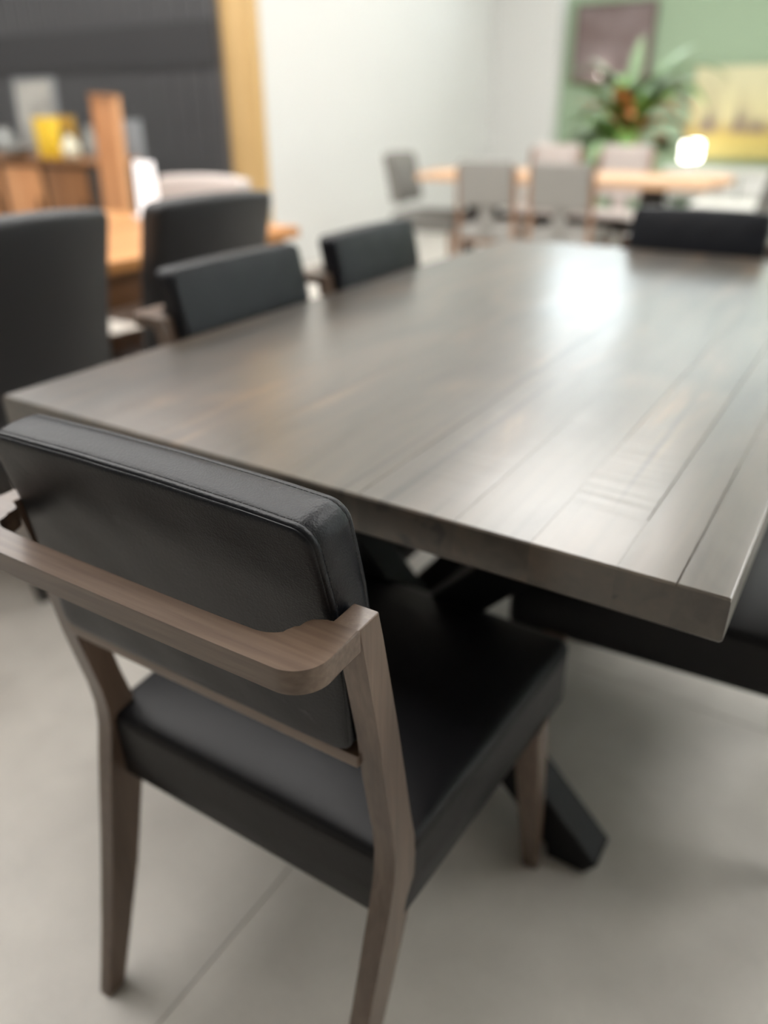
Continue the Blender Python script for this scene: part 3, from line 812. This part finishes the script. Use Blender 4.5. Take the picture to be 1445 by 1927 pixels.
# ------------------------------------------------------------------ far dining set
t = thing('oak_table', 'pale oak dining table surrounded by grey chairs near the sage green wall', 'table', (-1.925, 4.785, 0))
for k in range(5):
    w_ = 0.74 / 5
    box('plank', (0.02 + 0.02 * (k % 2), -0.37 + w_ * (k + 0.5), 0.737), (2.05 - 0.05 * abs(k - 2), w_ - 0.003, 0.046), M['far_wood'], t, bev=0.006)
for sx in (-1, 1):
    bm = bmesh.new(); add_prism(bm, [(-0.30, 0), (-0.22, 0), (-0.10, 0.714), (-0.16, 0.714)], 0, sx * 0.60 - 0.04, sx * 0.60 + 0.04, 0.003, 1)
    mesh_obj('leg', bm, M['black_frame'], t)
    bm = bmesh.new(); add_prism(bm, [(0.22, 0), (0.30, 0), (0.16, 0.714), (0.10, 0.714)], 0, sx * 0.60 - 0.04, sx * 0.60 + 0.04, 0.003, 1)
    mesh_obj('leg', bm, M['black_frame'], t)
    box('foot_bar', (sx * 0.60, 0, 0.03), (0.07, 0.66, 0.05), M['black_frame'], t, bev=0.003)
box('stretcher', (0, 0, 0.45), (1.16, 0.05, 0.08), M['black_frame'], t, bev=0.003)


def make_side_chair(label, fab, top=0.86):
    t = thing('side_chair', label, 'chair')
    hw = 0.196
    for s in (1, -1):
        bm = bmesh.new()
        pts = [(-0.27, 0), (-0.245, 0), (-0.205, 0.40), (-0.20, 0.48), (-0.245, top - 0.03), (-0.272, top - 0.03), (-0.235, 0.48), (-0.24, 0.40)]
        add_prism(bm, pts, 0, s * (hw + 0.002) - 0.013, s * (hw + 0.002) + 0.013, 0.002, 1)
        mesh_obj('back_leg', bm, M['far_leg_wood'], t)
        taper_leg('front_leg', (s * 0.185, 0.20, 0.40), (0.018, 0.018), (s * 0.19, 0.205, 0), (0.013, 0.013), M['far_leg_wood'], t)
    def fb(a, b, d):
        z = 0.725 + b; return (a, -0.262 - (z - 0.6) * 0.12 + d, z)
    prof = [(0.12, 0), (0.06, 0), (0.02, 0), (0.006, 0.002), (0.0, 0.008), (0.0, 0.03), (0.006, 0.036), (0.02, 0.039), (0.06, 0.042), (0.12, 0.043)]
    puff('back_cushion', 0.182, top - 0.725, 0.012, prof, fb, fab, t)
    def fc(a, b, d):
        z = 0.525 + b; return (a, -0.245 + d, z)
    pr2 = [(0.03, 0), (0.01, 0), (0.003, 0.003), (0, 0.008), (0, 0.022), (0.003, 0.027), (0.01, 0.03), (0.03, 0.03)]
    puff('splat', 0.045, 0.075, 0.008, pr2, fc, fab, t, nst=6)
    def fs(a, b, d): return (a, b - 0.005, 0.385 + d + (0.012 * max(0, 1 - (a / .23) ** 2) * max(0, 1 - (b / 0.23) ** 2) if d > 0.06 else 0))
    sp = [(0.15, 0), (0.05, 0), (0.008, 0), (0.0, 0.005), (0, 0.06), (0.004, 0.07), (0.012, 0.075), (0.03, 0.077), (0.07, 0.078), (0.12, 0.078), (0.17, 0.078)]
    puff('seat', 0.204, 0.228, 0.025, sp, fs, fab, t)
    for yy_ in (0.20, -0.21): box('seat_rail', (0, yy_, 0.37), (0.37, 0.02, 0.035), M['far_leg_wood'], t)
    return t


G_SIDE = 'grey fabric dining chairs round the pale oak table'
sc1 = make_side_chair('grey fabric chair on the near side of the oak table, left of its twin', M['grey_fabric'])
sc1['group'] = G_SIDE; sc1.location = (-2.235, 4.45, 0)
dup(sc1, (-1.735, 4.45, 0), 0, 'grey fabric chair on the near side of the oak table, right of its twin')
sc2 = make_side_chair('pale greige fabric chair behind the oak table, left of its twin', M['beige_fabric'], 0.905)
sc2['group'] = 'pale fabric chairs on the far side of the oak table'; sc2.location = (-2.34, 5.42, 0); sc2.rotation_euler = (0, 0, PI)
dup(sc2, (-1.79, 5.42, 0), PI, 'pale greige fabric chair behind the oak table, in front of the plant')
ec = make_parsons('end_chair', 'tall grey fabric chair at the left end of the oak table', M['dark_grey_fabric'], M['far_leg_wood'], top=0.88, hw=0.215)
ec.location = (-2.93, 4.72, 0); ec.rotation_euler = (0, 0, -PI / 2 + 0.15)
ec2 = dup(ec, (-0.83, 4.62, 0), PI / 2 + 0.15, 'dark grey fabric chair at the right end of the oak table, at the picture edge')

# ------------------------------------------------------------------ pictures, shelf, lamp, plant by the sage wall
t = thing('framed_picture', 'muted brown square picture hanging on the sage green wall behind the plant', 'picture', (-2.885, 8.47, 1.75))
box('canvas', (0, 0, 0), (0.78, 0.02, 0.66), M['art_brown'], t)
bm = bmesh.new()
for (px, pz, sx, sz) in [(0, -0.34, 0.82, 0.03), (0, 0.34, 0.82, 0.03), (-0.40, 0, 0.03, 0.66), (0.40, 0, 0.03, 0.66)]: add_box(bm, (px, -0.008, pz), (sx, 0.036, sz))
mesh_obj('frame', bm, plain('dark_brown_frame', (0.14, 0.10, 0.09), 0.5), t)
t = thing('landscape_canvas', 'wide pale yellow woodland painting on the sage green wall', 'painting', (-1.33, 8.46, 1.10))
box('canvas', (0, 0, 0), (1.34, 0.04, 0.82), M['art_yellow'], t, bev=0.003, smooth=False)
box('hanging_batten', (0, 0.03, 0.30), (1.1, 0.018, 0.05), M['far_wood'], t)

t = thing('white_console', 'long low white console below the yellow painting', 'console table', (-1.0, 8.12, 0))
box('top', (0, 0, 0.60), (2.1, 0.50, 0.04), M['white_gloss'], t, bev=0.004)
for sx in (-1, 1): box('side_panel', (sx * 1.0, 0, 0.29), (0.04, 0.46, 0.58), M['white_gloss'], t, bev=0.003)
for k in range(3): 
    d = box('drawer', (-0.65 + 0.65 * k, -0.215, 0.475), (0.63, 0.02, 0.20), M['white_gloss'], t, bev=0.003)
    box('knob', (0, -0.02, 0), (0.03, 0.02, 0.03), M['chrome'], d, bev=0.004)
box('shelf', (0, 0, 0.14), (1.96, 0.44, 0.03), M['white_gloss'], t, bev=0.003)

t = thing('table_lamp', 'glowing white square table lamp beside the yellow painting', 'lamp', (-1.84, 8.05, 0.62))
bm = bmesh.new(); add_box(bm, (0, 0, 0.155), (0.17, 0.17, 0.18), 0.03, 4); mesh_obj('lamp_shade', bm, M['bulb'], t, True)
bm = bmesh.new(); add_lathe(bm, [(0.09, 0), (0.09, 0.012), (0.02, 0.02), (0.02, 0.06)]); mesh_obj('base', bm, M['chrome'], t, True)

t = thing('low_table', 'low white glossy table seen between the oak table and the dark armchair', 'coffee table', (-1.08, 6.40, 0))
box('top', (0, 0, 0.465), (0.62, 0.50, 0.03), M['white_gloss'], t, bev=0.006)
for sx in (-1, 1):
    for sy in (-1, 1): taper_leg('leg', (sx * 0.26, sy * 0.2, 0.45), (0.02, 0.02), (sx * 0.27, sy * 0.21, 0), (0.013, 0.013), M['chrome'], t)
t = thing('wall_light', 'tiny round glowing wall light low on the sage green wall behind the plant', 'lamp', (-2.98, 8.49, 1.50))
bm = bmesh.new(); add_lathe(bm, [(0.008, -0.03), (0.024, -0.022), (0.03, 0.0), (0.024, 0.022), (0.008, 0.03)], c=(0, -0.06, 0)); mesh_obj('globe', bm, M['globe'], t, True)
box('bracket', (0, -0.015, -0.02), (0.04, 0.03, 0.06), M['chrome'], t, bev=0.003)

t = thing('tropical_plant', 'broad-leaved tropical plant with green and orange leaves by the sage wall', 'plant', (-2.05, 6.50, 0))
bm = bmesh.new(); add_lathe(bm, [(0.14, 0), (0.17, 0.03), (0.21, 0.30), (0.215, 0.36), (0.195, 0.36), (0.19, 0.30), (0.02, 0.30)]); mesh_obj('pot', bm, M['stone_pot'], t, True)
bm = bmesh.new(); add_lathe(bm, [(0.185, 0.30), (0.185, 0.325), (0.05, 0.335)]); mesh_obj('soil', bm, M['soil'], t, True)


def leaf(azim, el0, length, width, droop, base, mat):
    """arching blade with a folded midrib and a stalk, swept along a bending path"""
    bm = bmesh.new(); n = 14
    p = Vector(base); d_el = el0; step = length / n
    pts = []
    for i in range(n + 1):
        pts.append((p.copy(), d_el))
        dv = Vector((math.cos(azim) * math.cos(d_el), math.sin(azim) * math.cos(d_el), math.sin(d_el)))
        p = p + dv * step; d_el -= droop / n * (0.4 + 1.4 * i / n)
    side = Vector((-math.sin(azim), math.cos(azim), 0))
    rows = []
    for i, (q, e) in enumerate(pts):
        u = i / n
        wv = width * (0.06 if u < 0.3 else max(0.03, math.sin(PI * min(1, ((u - 0.3) / 0.7)) ** 0.75) ** 0.8))
        up = Vector((-math.cos(azim) * math.sin(e), -math.sin(azim) * math.sin(e), math.cos(e)))
        rows.append([q + side * wv + up * wv * 0.25, q - up * 0.003, q - side * wv + up * wv * 0.25, q + up * 0.003])
    add_loft(bm, rows)
    return mesh_obj('leaf', bm, mat, t, True)


rl = random.Random(5)
specs = []
for k in range(64):
    az = rl.uniform(0, 2 * PI)
    el = math.radians(rl.uniform(25, 80)); ln = rl.uniform(0.5, 0.82); wd = rl.uniform(0.055, 0.10)
    mt = M['leaf_green'] if k % 3 else M['leaf_dark']
    if k % 4 == 3: mt = M['leaf_orange']
    if k % 9 == 4: mt = M['leaf_light']
    specs.append((az, el, ln, wd, rl.uniform(0.9, 2.2), mt, rl.uniform(0.5, 1.12)))
specs += [(0.0, math.radians(60), 0.95, 0.075, 1.9, M['leaf_green'], 1.05), (-0.3, math.radians(52), 0.85, 0.07, 1.9, M['leaf_green'], 1.0), (0.2, math.radians(60), 0.75, 0.08, 2.5, M['leaf_orange'], 0.95),
          (-0.1, math.radians(55), 0.7, 0.08, 2.4, M['leaf_orange'], 0.85), (PI, math.radians(70), 0.6, 0.08, 0.8, M['leaf_light'], 1.05), (PI * 0.5, math.radians(84), 0.6, 0.055, 0.4, M['leaf_light'], 1.10),
          (PI * 1.1, math.radians(62), 0.6, 0.08, 1.2, M['leaf_green'], 1.0)]
for (az, el, ln, wd, dr, mt, z0) in specs:
    leaf(az, el, ln, wd, dr, (rl.uniform(-0.05, 0.05), rl.uniform(-0.05, 0.05), z0), mt)
for k in range(5):
    a = k * 1.3; bm = bmesh.new()
    rings = []
    for i in range(8):
        u = i / 7; rings.append([(0.07 * math.cos(a) * (1 - u * .4) + 0.018 * (1 - u * .5) * math.cos(j * PI / 3), 0.07 * math.sin(a) * (1 - u * .4) + 0.018 * (1 - u * .5) * math.sin(j * PI / 3), 0.32 + 0.8 * u) for j in range(6)])
    add_loft(bm, rings); mesh_obj('stem', bm, M['leaf_dark'], t, True)
